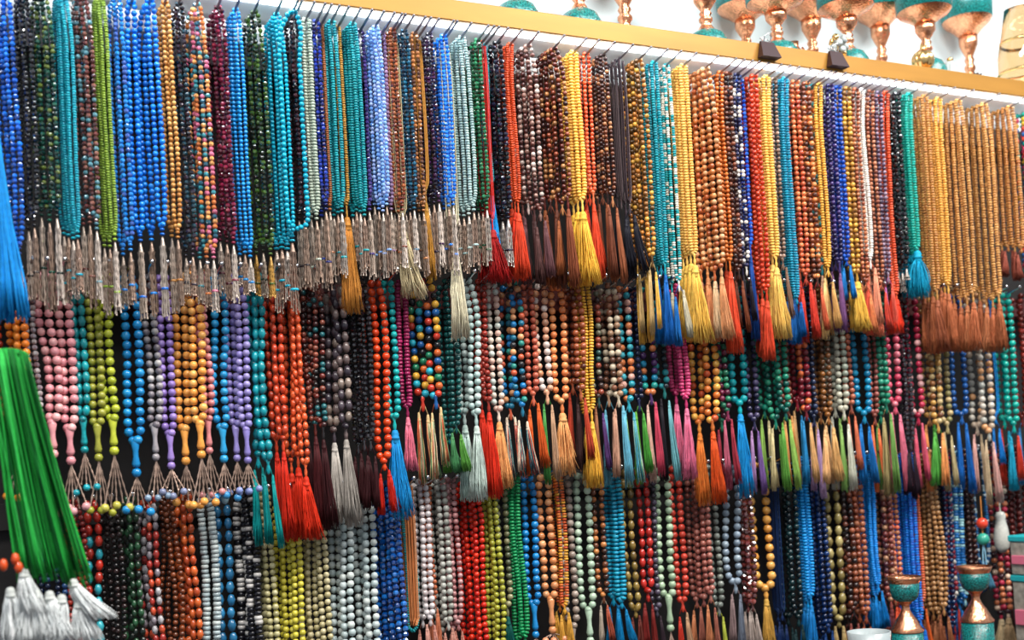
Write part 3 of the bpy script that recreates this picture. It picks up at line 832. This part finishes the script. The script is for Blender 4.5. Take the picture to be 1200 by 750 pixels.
T3 = [
    (50, 75, 2, 7, 'r', '142038 0c1830 1c3c68', 760, 'N', SIL, 0, 'blue black', 'blue black'),
    (75, 98, 2, 7, 's', '8a1c14 701410 a02c1c', 765, 'N', SIL, 0, 'blood red', 'blood red'),
    (98, 118, 1, 9.5, 'o', 'b82818 2aa0b0 b83020 38a8b4', 765, 'N', SIL, 0, 'red turquoise barrel', 'red turquoise'),
    (118, 141, 2, 7, 'r', '1a1414 2c1c1c 0e0c0e', 765, 'N', SIL, 0, 'dark ebony', 'ebony'),
    (141, 165, 2, 7.5, 'o', '1a3a24 101c14 2a5838', 765, 'N', SIL, 0, 'forest green', 'forest green'),
    (165, 188, 2, 7.5, 'o', 'a83028 b8b4b8 8a8088 d05030', 765, 'N', SIL, 0, 'red white marbled', 'red marbled'),
    (188, 205, 2, 7, 's', '6a3014 58280f 7a3c1c', 765, 'N', SIL, 0, 'brown amber', 'brown amber'),
    (205, 232, 2, 8.5, 'o', 'c05020 b0441c d06028', 760, 'N', SIL, 0, 'burnt orange', 'burnt orange'),
    (231, 253, 1, 10, 'd', 'b8c4c4 c4cecc a8b8bc', 768, 'N', SIL, 0, 'frosted white', 'frosted white'),
    (252, 273, 1, 10, 'o', '2a7aa8 1c6490 9ac0d0 206c98', 768, 'N', SIL, 0, 'swirled blue glass', 'swirled blue'),
    (273, 304, 2, 10, 'd', '14141c 14141c c8c4c0', 768, 'N', SIL, 0, 'black white striped', 'black striped'),
    (298, 322, 2, 8, 'r', 'b8b080 aca474 c4bc90', 768, 'N', SIL, 0, 'pale khaki', 'pale khaki'),
    (320, 350, 3, 8, 'r', 'd8cc48 d0c440 e0d458', 768, 'N', SIL, 0, 'pastel yellow', 'pastel yellow'),
    (347, 384, 3, 8, 'r', 'c0b488 b4a87c ccc098', 768, 'N', SIL, 0, 'straw coloured', 'straw'),
    (383, 440, 4, 9.5, 'r', 'c0cccc b0c0c0 ccd4d0', 768, 'N', SIL, 0, 'milky white', 'milky white'),
    (440, 470, 4, 7.5, 'c', '0c50a0 083c84 1868b8', 762, 'N', SIL, 0, 'deep blue crystal', 'deep blue'),
    (468, 489, 1, 4.5, 'm', '18a0a8 20b0b0', 733, 'N', SIL, 0, 'open teal', 'open teal'),
    (472, 484, 2, 5, 't', 'd88048 e09058', 728, 'N', SIL, 0, 'orange silk', 'orange silk'),
    (486, 504, 2, 8, 'c', 'd8d0d0 c8b8b8 e0d8d8', 728, 'T12', 'c88878 d8a090', 790, 'white crystal', 'white crystal'),
    (501, 508, 1, 6, 'r', 'b85a34 c86a40', 700, 'T10', 'c87858', 770, 'rusty orange', 'rusty orange'),
    (506, 525, 2, 8, 'r', 'a8a8a0 b8b8b0 98988f', 735, 'T12', 'c08878', 790, 'pewter grey', 'pewter'),
    (523, 535, 2, 7, 'r', 'b07878 a06868 c09090', 735, 'T10', 'b87868', 790, 'rose quartz', 'rose quartz'),
    (534, 567, 3, 7.5, 'r', 'd02414 c01c10 dc3018', 768, 'N', SIL, 0, 'fire red', 'fire red'),
    (567, 583, 2, 7.5, 'r', 'b0b03c a4a434 bcbc4c', 768, 'N', SIL, 0, 'lime', 'lime'),
    (582, 598, 1, 8, 'r', '7a7a58 5a6048 908c68', 715, 'T20', '0c5a54', 790, 'olive glass', 'olive glass'),
    (597, 613, 2, 6.5, 'm', '0c9858 0a8c50', 745, 'T12', '0c8850', 800, 'grass green', 'grass green'),
    (612, 631, 1, 9, 'r', '1c84c8 147cc0', 702, 'D', '38a0d8', 765, 'cornflower blue', 'cornflower'),
    (632, 651, 1, 9.5, 'r', 'e09460 d88850 e8a470', 698, 'D', 'd89068', 745, 'apricot stone', 'apricot stone'),
    (649, 660, 2, 5.5, 'm', 'd87028 e0a030 c85020', 712, 'T12', 'd8a040', 770, 'saffron', 'saffron'),
    (656, 674, 1, 9, 'r', '98887c 887870 a8988c', 735, 'D', '988880', 790, 'taupe', 'taupe'),
    (674, 696, 1, 9.5, 'r', 'b0c8b0 a4bca4 bcd0b8', 712, 'D', 'b0c0a8', 780, 'celadon', 'celadon'),
    (696, 711, 1, 7.5, 'r', '6a3c28 b06838 3a2018 c88048', 700, 'T10', 'b8a898 c06048', 760, 'coffee orange', 'coffee orange'),
    (710, 729, 2, 8, 'm', '0c94b8 0a88ac 18a0c0', 700, 'T14', '0c80b8', 765, 'ocean blue', 'ocean blue'),
    (733, 747, 1, 8, 'o', '8a7034 6a5428 a08848', 708, 'T11', '6a3028', 770, 'brassy brown', 'brassy brown'),
    (748, 763, 1, 8, 'o', 'c02c24 b0241c', 698, 'T12', '782420', 765, 'cherry red', 'cherry red'),
    (759, 771, 1, 7.5, 'r', '3a3440 2a2830 504858', 710, 'T10', '3a2c34', 770, 'charcoal', 'charcoal'),
    (769, 790, 1, 9.5, 'r', 'a4bc9c 98b090 b0c4a8', 706, 'D', 'a8bc9c', 790, 'pistachio', 'pistachio'),
    (788, 803, 1, 8.5, 'r', 'c84030 b83828', 708, 'T12', 'c83828 b89070', 775, 'tomato red', 'tomato red'),
    (808, 833, 3, 7.5, 'r', '98584c 8a4c44 a8685c', 698, 'T11', 'c88058 a06050', 765, 'dusty mauve', 'dusty mauve'),
    (831, 844, 1, 8, 'r', '6a706a 586058 7c827a', 718, 'T12', 'b0b848', 780, 'slate green', 'slate green'),
    (848, 869, 1, 9, 'r', '8898a8 7c8c9c 98a8b4', 680, 'T14', '988080 707888', 770, 'powder blue', 'powder blue'),
    (869, 880, 2, 7, 'c', '6a2c2c 4a2020 8a4038', 705, 'T10', 'b0a098', 770, 'dark copper crystal', 'dark copper'),
    (879, 908, 1, 10.5, 'r', 'e0a04c d89440 e8ac58', 690, 'T20', 'd8a850', 765, 'honey amber', 'honey amber'),
    (904, 914, 2, 4, 't', '0c2048 142c58', 720, 'T10', '0c2450', 780, 'navy silk', 'navy silk'),
    (912, 936, 2, 7, 'r', '0a2428 143438 081a20', 730, 'T11', '0c2c30', 790, 'spruce black', 'spruce black'),
    (936, 948, 3, 6, 'm', '0c90dc 1098e4', 700, 'T16', '1880c8', 765, 'sky blue', 'sky blue'),
    (948, 968, 3, 6.5, 'r', '0c2858 0a2048 183870', 735, 'T11', '0c3870', 790, 'dark denim', 'dark denim'),
    (969, 985, 1, 9, 'o', '988850 807040 b0a068', 725, 'T14', 'b09868', 790, 'mossy khaki', 'mossy khaki'),
    (984, 999, 2, 7, 's', '2a1814 1c1010 5a2c20 8a4a30', 720, 'T12', '8a4840', 790, 'blackish brown', 'blackish brown'),
    (998, 1013, 2, 7, 'r', 'a85838 904830 b87050', 720, 'T12', 'a05840', 790, 'sienna', 'sienna'),
    (1013, 1028, 4, 4.5, 'm', '0c88e0 0a90e8', 690, 'T10', '1484d0', 745, 'flat cerulean', 'cerulean'),
    (1029, 1043, 2, 7, 's', '6a2c28 8a4438 a87858 4a2028', 700, 'T16', 'a05848 6a2c30', 775, 'wine brown', 'wine brown'),
    (1042, 1053, 2, 6, 'r', 'c8805c e07050 a86848', 700, 'T12', 'd85030', 770, 'salmon', 'salmon'),
    (1052, 1075, 5, 5, 'm', '1468d8 1078e0 0c84e8', 720, 'T14', '1470d0', 780, 'electric blue', 'electric blue'),
    (1073, 1080, 1, 5, 'm', 'e87850 e06840', 700, 'T10', 'e06830', 770, 'bright salmon', 'bright salmon'),
    (1079, 1104, 4, 6, 'r', 'b08050 a07040 c09060', 715, 'T14', '9a6040 8a5034', 785, 'light brown wooden', 'light brown'),
    (1102, 1113, 2, 6, 'r', '0c2850 081c40', 730, 'T10', '0c3060', 790, 'dark marine', 'dark marine'),
    (1111, 1118, 1, 6, 'r', '8a1c2c d0c8c0 982030', 700, 'T10', 'b03830', 780, 'crimson white', 'crimson white'),
    (1116, 1130, 2, 6, 'd', '1470b8 90c0c8 1864a8', 700, 'T12', '1468b0', 780, 'blue striped', 'blue striped'),
    (1129, 1142, 2, 6.5, 'r', '3a1c1c 2c1416 4a2820', 690, 'T10', '30181a', 770, 'dark bark', 'dark bark'),
    (1141, 1162, 1, 5, 'd', '1c68a0 c8d8e0 185c94', 655, 'T14', '1868b0 60a0c0', 700, 'blue white corded', 'corded blue'),
    (1163, 1180, 2, 7, 'r', 'b8304c e8c8b0 3a2028 d07850', 712, 'T22', 'e0c8a0 d0b088', 768, 'red cream mixed', 'red cream'),
    (1180, 1206, 3, 7, 'r', '5a1c1c 481616 6a2824', 700, 'T10', '4a1c1c', 780, 'deep burgundy', 'burgundy'),
]
build_row(1, T1)
build_row(2, T2)
build_row(3, T3)

# ------------------------------------------------------------------ hook rails
for row, mat, lab in ((1, 'white_board', 'white rail of curved hooks directly beneath the lit shelf'),
                      (2, 'red_board', 'dark red batten of straight chrome hooks carrying the middle row'),
                      (3, 'dark_board', 'dark batten of straight chrome hooks carrying the bottom row')):
    R = ROWS[row]
    zc = hook_z(row, R['back'])
    o = (0.4, R['back'], zc)
    rail = thing('hook_rail', o, lab, 'hook rail')
    mb = MB()
    box(mb, (XL, R['back'], zc - .016), (XR, .0945, zc + (.020 if row > 1 else SH_Z0 - zc - .001)), bev=.001)
    part('batten', mb, mat, rail, o, False)
    n = 10
    t = np.linspace(0, 1, n)
    yy = R['back'] + .004 + (R['front'] - R['back'] - .004) * t
    zz = np.array([hook_z(row, v) for v in yy]) - zc
    if row == 1:
        zz += .0075 * np.clip((t - .45) / .55, 0, 1) ** 1.4
    P = np.stack([np.zeros(n), yy - o[1], zz], 1)[None]
    mb = MB()
    tubes(mb, P, .0019 if row == 1 else .0031, (.7, .7, .72), 6)
    V, tt, qq = TPL['r']
    mb.add(V * (.0022 if row == 1 else .0038) + P[0, -1], tt, qq, (.8, .8, .8))
    hm = mb.mesh('hook', 'steel' if row == 1 else 'chrome', True)
    for hx in HOOKS[row]:
        link('hook', hm, rail, (hx - o[0], 0, 0))

# ------------------------------------------------------------------ goblets
def pedestal(center, label, s=1.0, hz=1.22, cup=True, group='copper and turquoise pedestal bowls on the shelf', name='pedestal_bowl'):
    c = np.array(center, float)
    root = thing(name, c, label, 'bowl', group)
    mb = MB()
    lathe(mb, [(0, 0), (.036 * s, 0), (.038 * s, .004 * hz), (.0355 * s, .016 * hz), (.028 * s, .027 * hz), (.014 * s, .034 * hz), (0, .034 * hz)], c, 28)
    part('foot', mb, 'teal_stone', root, c)
    mb = MB()
    lathe(mb, [(.0145 * s, .033 * hz), (.0125 * s, .037 * hz), (.0075 * s, .043 * hz), (.0115 * s, .047 * hz), (.0115 * s, .050 * hz), (.0075 * s, .053 * hz),
               (.0105 * s, .057 * hz), (.0075 * s, .061 * hz), (.012 * s, .066 * hz), (.0185 * s, .074 * hz), (.0195 * s, .084 * hz), (0, .085 * hz)], c, 24)
    part('stem', mb, 'copper', root, c)
    mb = MB()
    lathe(mb, [(0, .083 * hz), (.018 * s, .084 * hz), (.030 * s, .091 * hz), (.046 * s, .098 * hz), (.050 * s, .102 * hz)], c, 32)
    part('bowl_underside', mb, 'copper', root, c)
    mb = MB()
    lathe(mb, [(.0485 * s, .1015 * hz), (.0515 * s, .103 * hz), (.054 * s, .135 * hz), (.052 * s, .136 * hz), (.048 * s, .106 * hz), (0, .104 * hz)], c, 32)
    part('bowl', mb, 'teal_stone', root, c)
    mb = MB()
    lathe(mb, [(.0515 * s, .1345 * hz), (.0555 * s, .1345 * hz), (.0558 * s, .139 * hz), (.0515 * s, .139 * hz), (.0515 * s, .1345 * hz)], c, 32)
    part('rim', mb, 'copper', root, c)
    return root


SHT = SH_Z1 - .006
def shelf_pt(px, Y):
    z = SHT
    # point of the shelf top (z fixed) at depth Y whose vertical line crosses the photo column near the shelf
    return np.array([at(px, 20 + .09 * max(0, px - 600), Y)[0], Y, z])


for px, Y, s, ytop, lab in ((606, -.045, .96, -62, 'turquoise footed bowl on the shelf, first one above the gold edge'),
                      (680, -.045, .96, -52, 'turquoise footed bowl on the shelf, second one above the gold edge'),
                      (733, .045, 1.1, -40, 'copper stemmed bowl beside the thin black stick on the shelf'),
                      (828, -.04, 1.0, -22, 'tall copper stemmed bowl standing alone against the pale wall'),
                      (874, .056, .95, 9, 'copper stemmed bowl just behind the first dark clip'),
                      (911, -.052, .95, 3, 'copper stemmed bowl between the two dark clips, nearer first clip'),
                      (952, .056, .95, 6, 'copper stemmed bowl just before the second dark clip'),
                      (994, -.052, .95, 9, 'copper stemmed bowl behind the white flower ornament'),
                      (1033, .056, .95, 13, 'copper stemmed bowl between the flower and ribbed gold ornaments'),
                      (1086, -.052, .95, 14, 'copper stemmed bowl behind the ribbed gold ball ornament'),
                      (1136, .056, .95, 24, 'copper stemmed bowl nearest the tall glass vase')):
    pedestal(shelf_pt(px, Y), lab, s, (at(px, ytop, Y)[2] - SHT) / .103)

c = shelf_pt(983, -.083)
root = thing('flower_ornament', c, 'white and gold flower cluster ornament on the shelf by second clip', 'ornament')
mb = MB(); lathe(mb, [(0, 0), (.013, 0), (.012, .004), (.004, .008), (.003, .030), (0, .031)], c, 16); part('stand', mb, 'gold', root, c)
for k in range(14):
    a, h = k * 2.4, .016 + .0021 * k
    rr = .014 * math.sqrt(max(.1, 1 - ((h - .03) / .02) ** 2))
    mb = MB(); p = c + (rr * cos(a), rr * sin(a) * .7, h)
    V, t, q = TPL['d']
    place(mb, TPL['d'], p[None], np.array([[cos(a), sin(a), .3]]), .0062, np.array([[.9, .85, .75]])); part('petal', mb, 'porcelain' if k % 3 else 'gold', root, c)
c = shelf_pt(1081, -.079)
root = thing('ball_ornament', c, 'ribbed gold ball ornament on a little foot on the shelf', 'ornament')
mb = MB(); lathe(mb, [(0, 0), (.012, 0), (.011, .004), (.006, .007), (0, .008)], c, 16); part('foot', mb, 'gold', root, c)
mb = MB(); lathe(mb, [(.002, .006)] + [(.0185 * sin(pi * i / 12), .026 - .0195 * cos(pi * i / 12)) for i in range(1, 12)] + [(.004, .047), (.003, .055), (0, .056)], c, 40, flute=(10, .09)); part('ball', mb, 'gold', root, c)
c = shelf_pt(1113, -.080)
root = thing('glass_ornament', c, 'small clear and white glass ornament on the shelf by the ball', 'ornament')
mb = MB(); lathe(mb, [(0, 0), (.014, 0), (.016, .006), (.010, .016), (.012, .022), (.008, .030), (0, .031)], c, 20, flute=(6, .12)); part('body', mb, 'porcelain', root, c)
mb = MB(); lathe(mb, [(0, .029), (.005, .031), (.006, .036), (0, .040)], c, 12); part('stopper', mb, 'gold', root, c)
c = shelf_pt(1199, -.045)
root = thing('glass_vase', c, 'tall clear glass vase with gold bands at the shelf end', 'vase')
mb = MB(); lathe(mb, [(0, .0), (.030, .0), (.040, .012), (.047, .04), (.046, .08), (.036, .13), (.030, .17), (.0285, .17), (.0345, .13), (.0445, .08), (.0455, .04), (.038, .014), (0, .006)], c, 40); part('body', mb, 'glass', root, c)
for h, r in ((.045, .0474), (.105, .0412)):
    mb = MB(); lathe(mb, [(r - .001, h - .003), (r + .0006, h - .003), (r + .0002, h + .003), (r - .001, h + .003), (r - .001, h - .003)], c, 40); part('gold_band', mb, 'gold', root, c)
c = shelf_pt(930, .005)
root = thing('copper_jug', c, 'small embossed copper jug on the shelf between bowl stems', 'jug')
mb = MB(); lathe(mb, [(0, 0), (.012, 0), (.010, .006), (.016, .022), (.0175, .034), (.013, .048), (.008, .056), (.009, .064), (.007, .064), (.006, .056), (0, .05)], c, 24); part('body', mb, 'copper', root, c)
mb = MB(); a = np.linspace(-1.2, 1.2, 9); tubes(mb, (c + np.stack([.014 + .012 * np.cos(a), 0 * a, .040 + .018 * np.sin(a)], 1))[None], .002, (.5, .5, .5), 6); part('handle', mb, 'copper', root, c)
# stick and pine cone
c = shelf_pt(757, -.093)
tag(link('black_stick', MB().mesh('black_stick', 'clip') if False else (lambda m: (tubes(m, np.array([[[-.014, 0, .0062], [0, 0, .0035], [.012, 0, .0012]]]), .0012, (.05, .05, .05), 6), m)[1])(MB()).mesh('black_stick', 'clip'), None, tuple(c)),
    'thin black stick lying on the shelf edge', 'stick')
c = shelf_pt(1143, -.085)
root = thing('pine_cone', c, 'small dark purple spiky cone lying on the shelf by the vase', 'cone')
mb = MB(); lathe(mb, [(0, -.014), (.005, -.010), (.0065, 0), (.004, .010), (0, .014)], c + (0, 0, .008), 10, axis=(1, 0, .05)); part('core', mb, 'clip', root, c)
for i in range(5):
    for k in range(6):
        a = k * pi / 3 + i * .5
        mb = MB(); p = c + (-.010 + .005 * i, .0055 * cos(a), .008 + .0055 * sin(a))
        place(mb, TPL['o'], p[None], np.array([[.5, cos(a), sin(a)]]), .0016, np.array([[.2, .05, .1]])); part('scale', mb, 'clip', root, c)

# clips over the gold edge
for px, py, lab in ((897, 48, 'dark maroon binder clip on the gold edge, first of two from the left'), (977, 60, 'dark maroon binder clip on the gold edge below flower ornament')):
    p = at(px, py, SH_Y)
    c = np.array([p[0], SH_Y - .0005, SH_Z1])
    root = thing('binder_clip', c, lab, 'clip', 'binder clips on the gold edge')
    mb = MB()
    w0, w1, h, d = .013, .019, .026, .015
    V = [(-w0, -.0005, .002), (w0, -.0005, .002), (w0, -.004, .002), (-w0, -.004, .002), (-w1, -.0005, -h), (w1, -.0005, -h), (w1, -d, -h), (-w1, -d, -h)]
    q = [(0, 1, 2, 3), (3, 2, 6, 7), (2, 1, 5, 6), (0, 3, 7, 4), (7, 6, 5, 4), (1, 0, 4, 5)]
    mb.add(np.array(V) + c, None, q); part('clamp', mb, 'clip', root, c, False)
    for sg in (-1, 1):
        mb = MB(); pp = np.array([[-.006, -.003, .002], [-.007, .006 * sg, .010], [0, .009 * sg, .014], [.007, .006 * sg, .010], [.006, -.003, .002]])
        tubes(mb, (c + pp)[None], .0009, (.5, .5, .5), 6); part('wire_handle', mb, 'chrome', root, c)

# ------------------------------------------------------------------ near goblets, dish and boxes
CT_Y = -.18
ct = at(1100, 790, CT_Y)[2]
m_ = MB(); box(m_, (at(960, 700, CT_Y)[0], -.42, ct - .03), (XR, -.045, ct)); struct('wall_counter_ledge', m_, 'counter')
m_ = MB(); box(m_, (at(960, 700, CT_Y)[0] + .03, -.38, 0), (XR - .03, -.09, ct - .03)); struct('wall_counter_base', m_, 'counter')


def stand_goblet(px, ry, Y, lab):
    p = at(px, ry, Y)
    s = mpp(p)
    c = np.array([p[0], Y, ct])
    top = p[2] - ct
    g = lambda y: top - y * s          # height of a photo row below the rim
    root = thing('goblet', c, lab, 'goblet', 'copper and turquoise goblets below the strands')
    mb = MB(); lathe(mb, [(0, 0), (18 * s, 0), (18.5 * s, .003), (18 * s, g(63)), (0, g(62.5))], c, 32); part('foot', mb, 'teal_stone', root, c)
    mb = MB(); lathe(mb, [(18.6 * s, g(64)), (19 * s, g(62)), (16 * s, g(58)), (12 * s, g(50)), (9 * s, g(46)), (6 * s, g(41)), (4.4 * s, g(37)), (4.8 * s, g(33)), (8 * s, g(29)), (10 * s, g(27.5)), (0, g(27))], c, 28); part('stem', mb, 'copper', root, c)
    mb = MB(); lathe(mb, [(0, g(28)), (10 * s, g(28)), (14.5 * s, g(24)), (16.5 * s, g(16)), (17 * s, g(7)), (15.8 * s, g(7)), (15 * s, g(16)), (0, g(22))], c, 32); part('bowl', mb, 'teal_stone', root, c)
    mb = MB(); lathe(mb, [(16.5 * s, g(8)), (19.5 * s, g(3)), (20.5 * s, g(0)), (19.5 * s, g(-.8)), (15.6 * s, g(6)), (16.5 * s, g(8))], c, 32); part('rim', mb, 'copper', root, c)


stand_goblet(1059, 676, -.19, 'copper rimmed turquoise goblet beside the white dish')
stand_goblet(1141, 664, -.15, 'copper rimmed turquoise goblet beside the plastic trays, away from dish')
p = at(1018, 740, -.22)
c = np.array([p[0], -.22, ct]); s = mpp(p); h = p[2] - ct
root = thing('dish', c, 'plain white dish at the bottom edge beside the goblet', 'dish')
mb = MB(); lathe(mb, [(0, .003), (15 * s, .003), (21 * s, h * .5), (25 * s, h), (23.5 * s, h), (19.5 * s, h * .5), (14 * s, .006), (0, .006)], c, 40); part('bowl', mb, 'porcelain', root, c)
mb = MB(); lathe(mb, [(0, 0), (14 * s, 0), (15 * s, .004), (0, .004)], c, 32); part('foot_ring', mb, 'porcelain', root, c)
# trays at the end
z_a, z_b, z_c = at(1190, 634, -.16)[2], at(1190, 684, -.16)[2], ct
xa = at(1184, 650, -.06)[0]
for z0, z1, lab in ((z_c, z_b, 'turquoise lidded plastic tray at the bottom of the stack'), (z_b, z_a, 'turquoise lidded plastic tray with pink box on top')):
    c = np.array([xa + .08, -.11, z0])
    root = thing('plastic_tray', c, lab, 'tray', 'stacked plastic trays')
    H = z1 - z0
    mb = MB(); box(mb, (xa, -.16, z0 + .0005), (xa + .16, -.06, z0 + H - .012), bev=.002); part('body', mb, 'frost_plastic', root, c, False)
    mb = MB(); box(mb, (xa - .003, -.163, z0 + H - .012), (xa + .163, -.057, z0 + H - .0005), bev=.002); part('lid', mb, 'turq_plastic', root, c, False)
    mb = MB(); box(mb, (xa - .006, -.166, z0 + H * .28), (xa + .11, -.066, z0 + H * .50), bev=.001); part('drawer_front', mb, 'pink_plastic', root, c, False)

# ------------------------------------------------------------------ odd pendants on the bottom row
y = .012
c = at(1171, 585, y)
root = thing('pear_pendant', c, 'white pear shaped pendant hanging by the plastic trays', 'pendant')
s = mpp(c)
mb = MB(); lathe(mb, [(0, -14 * s), (4 * s, -15 * s), (6 * s, -19 * s), (5.2 * s, -24 * s), (7.5 * s, -34 * s), (9 * s, -46 * s), (8 * s, -56 * s), (4 * s, -62 * s), (0, -63 * s)], c, 24, lin('c8c8c0')); part('drop', mb, 'gloss', root, c)
mb = MB(); tubes(mb, np.array([[c + (0, 0, .03), c + (0, 0, 0), c - (0, 0, 15 * s)]]), .0012, lin('e0d8c8'), 6); part('cord', mb, 'thread', root, c)
c = at(1150, 600, -.012)
root = thing('ball_pendant', c, 'red ball and teal ball pendant on a blue white cord', 'pendant')
for dy, r, col, nm in ((13, 6.5, 'd84028', 'red_ball'), (31, 7, '3aa890', 'teal_ball')):
    mb = MB(); V, t, q = lathe_tpl([(0 if i in (0, 8) else a_, b_) for i, (a_, b_) in enumerate(ball_prof(8))], 16); mb.add(V * r * s + c - (0, 0, dy * s), t, q, lin(col)); part(nm, mb, 'gloss', root, c)
mb = MB(); tubes(mb, np.array([[c + (0, 0, .03), c, c - (0, 0, 30 * s)]]), .0011, lin('c88040'), 6); part('cord', mb, 'thread', root, c)
for dx in (-3, 3):
    mb = MB(); tubes(mb, np.array([[c - (0, 0, 36 * s), c + (dx * .6 * s, 0, -46 * s), c + (dx * s, 0, -66 * s)]]), .0014, lin('88b8d0'), 6); part('cord_end', mb, 'thread', root, c)

# ------------------------------------------------------------------ big tassels hanging in front
y = -.15
top = at(-6, 150, y); bot = at(8, 374, y); s = mpp(top)
o = tuple(top)
root = thing('silk_tassel', top, 'large sky blue silk tassel hanging beside the royal blue crystals', 'tassel')
H = top[2] - bot[2]
n, K = 150, 7
a, rd = RNG.uniform(0, 2 * pi, n), np.sqrt(RNG.uniform(.02, 1, n))
t = np.linspace(0, 1, K)[None]
sp = (3 + 26 * t ** 1.2) * s
P = np.empty((n, K, 3))
P[..., 0] = top[0] + np.cos(a)[:, None] * rd[:, None] * sp + RNG.normal(0, .0012, (n, K)) * t
P[..., 1] = top[1] + .5 * np.sin(a)[:, None] * rd[:, None] * sp
P[..., 2] = top[2] - H * t * RNG.uniform(.95, 1.02, (n, 1))
mb = MB(); tubes(mb, P, .0013, np.clip(lin('1c9cf0') * RNG.uniform(.7, 1.15, (n, 1)), 0, 1)); part('fringe', mb, 'thread', root, o)
mb = MB(); lathe(mb, [(0, .006), (4 * s, .004), (5 * s, -.004), (4.2 * s, -.012), (5.4 * s, -.014), (5.4 * s, -.018), (4.4 * s, -.02)], top, 14, lin('1c80c8')); part('head', mb, 'thread', root, o)
mb = MB(); tubes(mb, np.array([[top + (0, .03, Z1 - top[2] + .002), top + (0, .01, .08), top]]), .0012, lin('1c80c8'), 5); part('cord', mb, 'thread', root, o)

y = -.24
top = at(8, 408, y); s = mpp(top)
o = tuple(top)
root = thing('thread_hank', top, 'long green silk thread hank with white tassels hanging in front', 'thread hank')
n, K = 130, 12
t = np.linspace(0, 1, K)[None]
u = RNG.uniform(0, 1, n)[:, None]
P = np.empty((n, K, 3))
x_top = (-22 + 44 * u); x_bot = (2 + 82 * u + RNG.normal(0, 4, (n, 1)))
P[..., 0] = top[0] + s * (x_top + (x_bot - x_top) * t ** 1.15 + RNG.normal(0, 1.2, (n, 1)) * np.sin(t * pi * 2))
P[..., 1] = top[1] + RNG.normal(0, .009, (n, 1)) * np.sin(np.clip(t * 3, 0, 1) * pi / 2) + .03 * t
arch = np.sqrt(np.clip(1 - ((x_top) / 26) ** 2, 0, 1)) * 14
P[..., 2] = top[2] + s * (arch - 14 - (280 - RNG.uniform(0, 25, (n, 1)) + 12 * (u - .3)) * t)
cg = np.array([lin('28ac44'), lin('1c8c34'), lin('3cc45a'), lin('0e5c28')])[RNG.integers(0, 4, n)]
mb = MB(); tubes(mb, P, .0011, cg * RNG.uniform(.8, 1.15, (n, 1))); part('threads', mb, 'thread', root, o, kind='stuff')
mb = MB()
tubes(mb, np.array([[top + (-.04, .05, .16), top + (-.03, .02, .04), top + (-.012, .004, -.004), top + (.012, 0, -.006)]]), .0022, lin('157a2c'), 6); part('hanging_cord', mb, 'thread', root, o)
for px, py, ln, dx in ((28, 668, 55, 10), (42, 692, 62, 4), (58, 694, 60, 14), (86, 680, 50, 30), (12, 690, 66, 2), (72, 698, 60, -8), (30, 700, 60, -6), (92, 705, 50, 10)):
    tp = at(px, py, y - .01 + .03)
    tassel(root, o, tp, tp[2] - ln * s, 36 * s, lin('eef2f2'), lean=(dx * s, 0), n=90, wrap_col=lin('c8ccc8'))
for px, py in ((18, 655), (22, 665), (4, 662)):
    p = at(px, py, y - .012)
    mb = MB(); V, t_, q_ = TPL['o']; mb.add(V * 5 * s + p, t_, q_, lin('d85020')); part('bead', mb, 'gloss', root, o)
print('STATS', STATS, sum(len(m.vertices) for m in bpy.data.meshes), 'verts', len(bpy.data.objects), 'objects',
      sum(len(m.loops) - 2 * len(m.polygons) for m in bpy.data.meshes), 'tris')
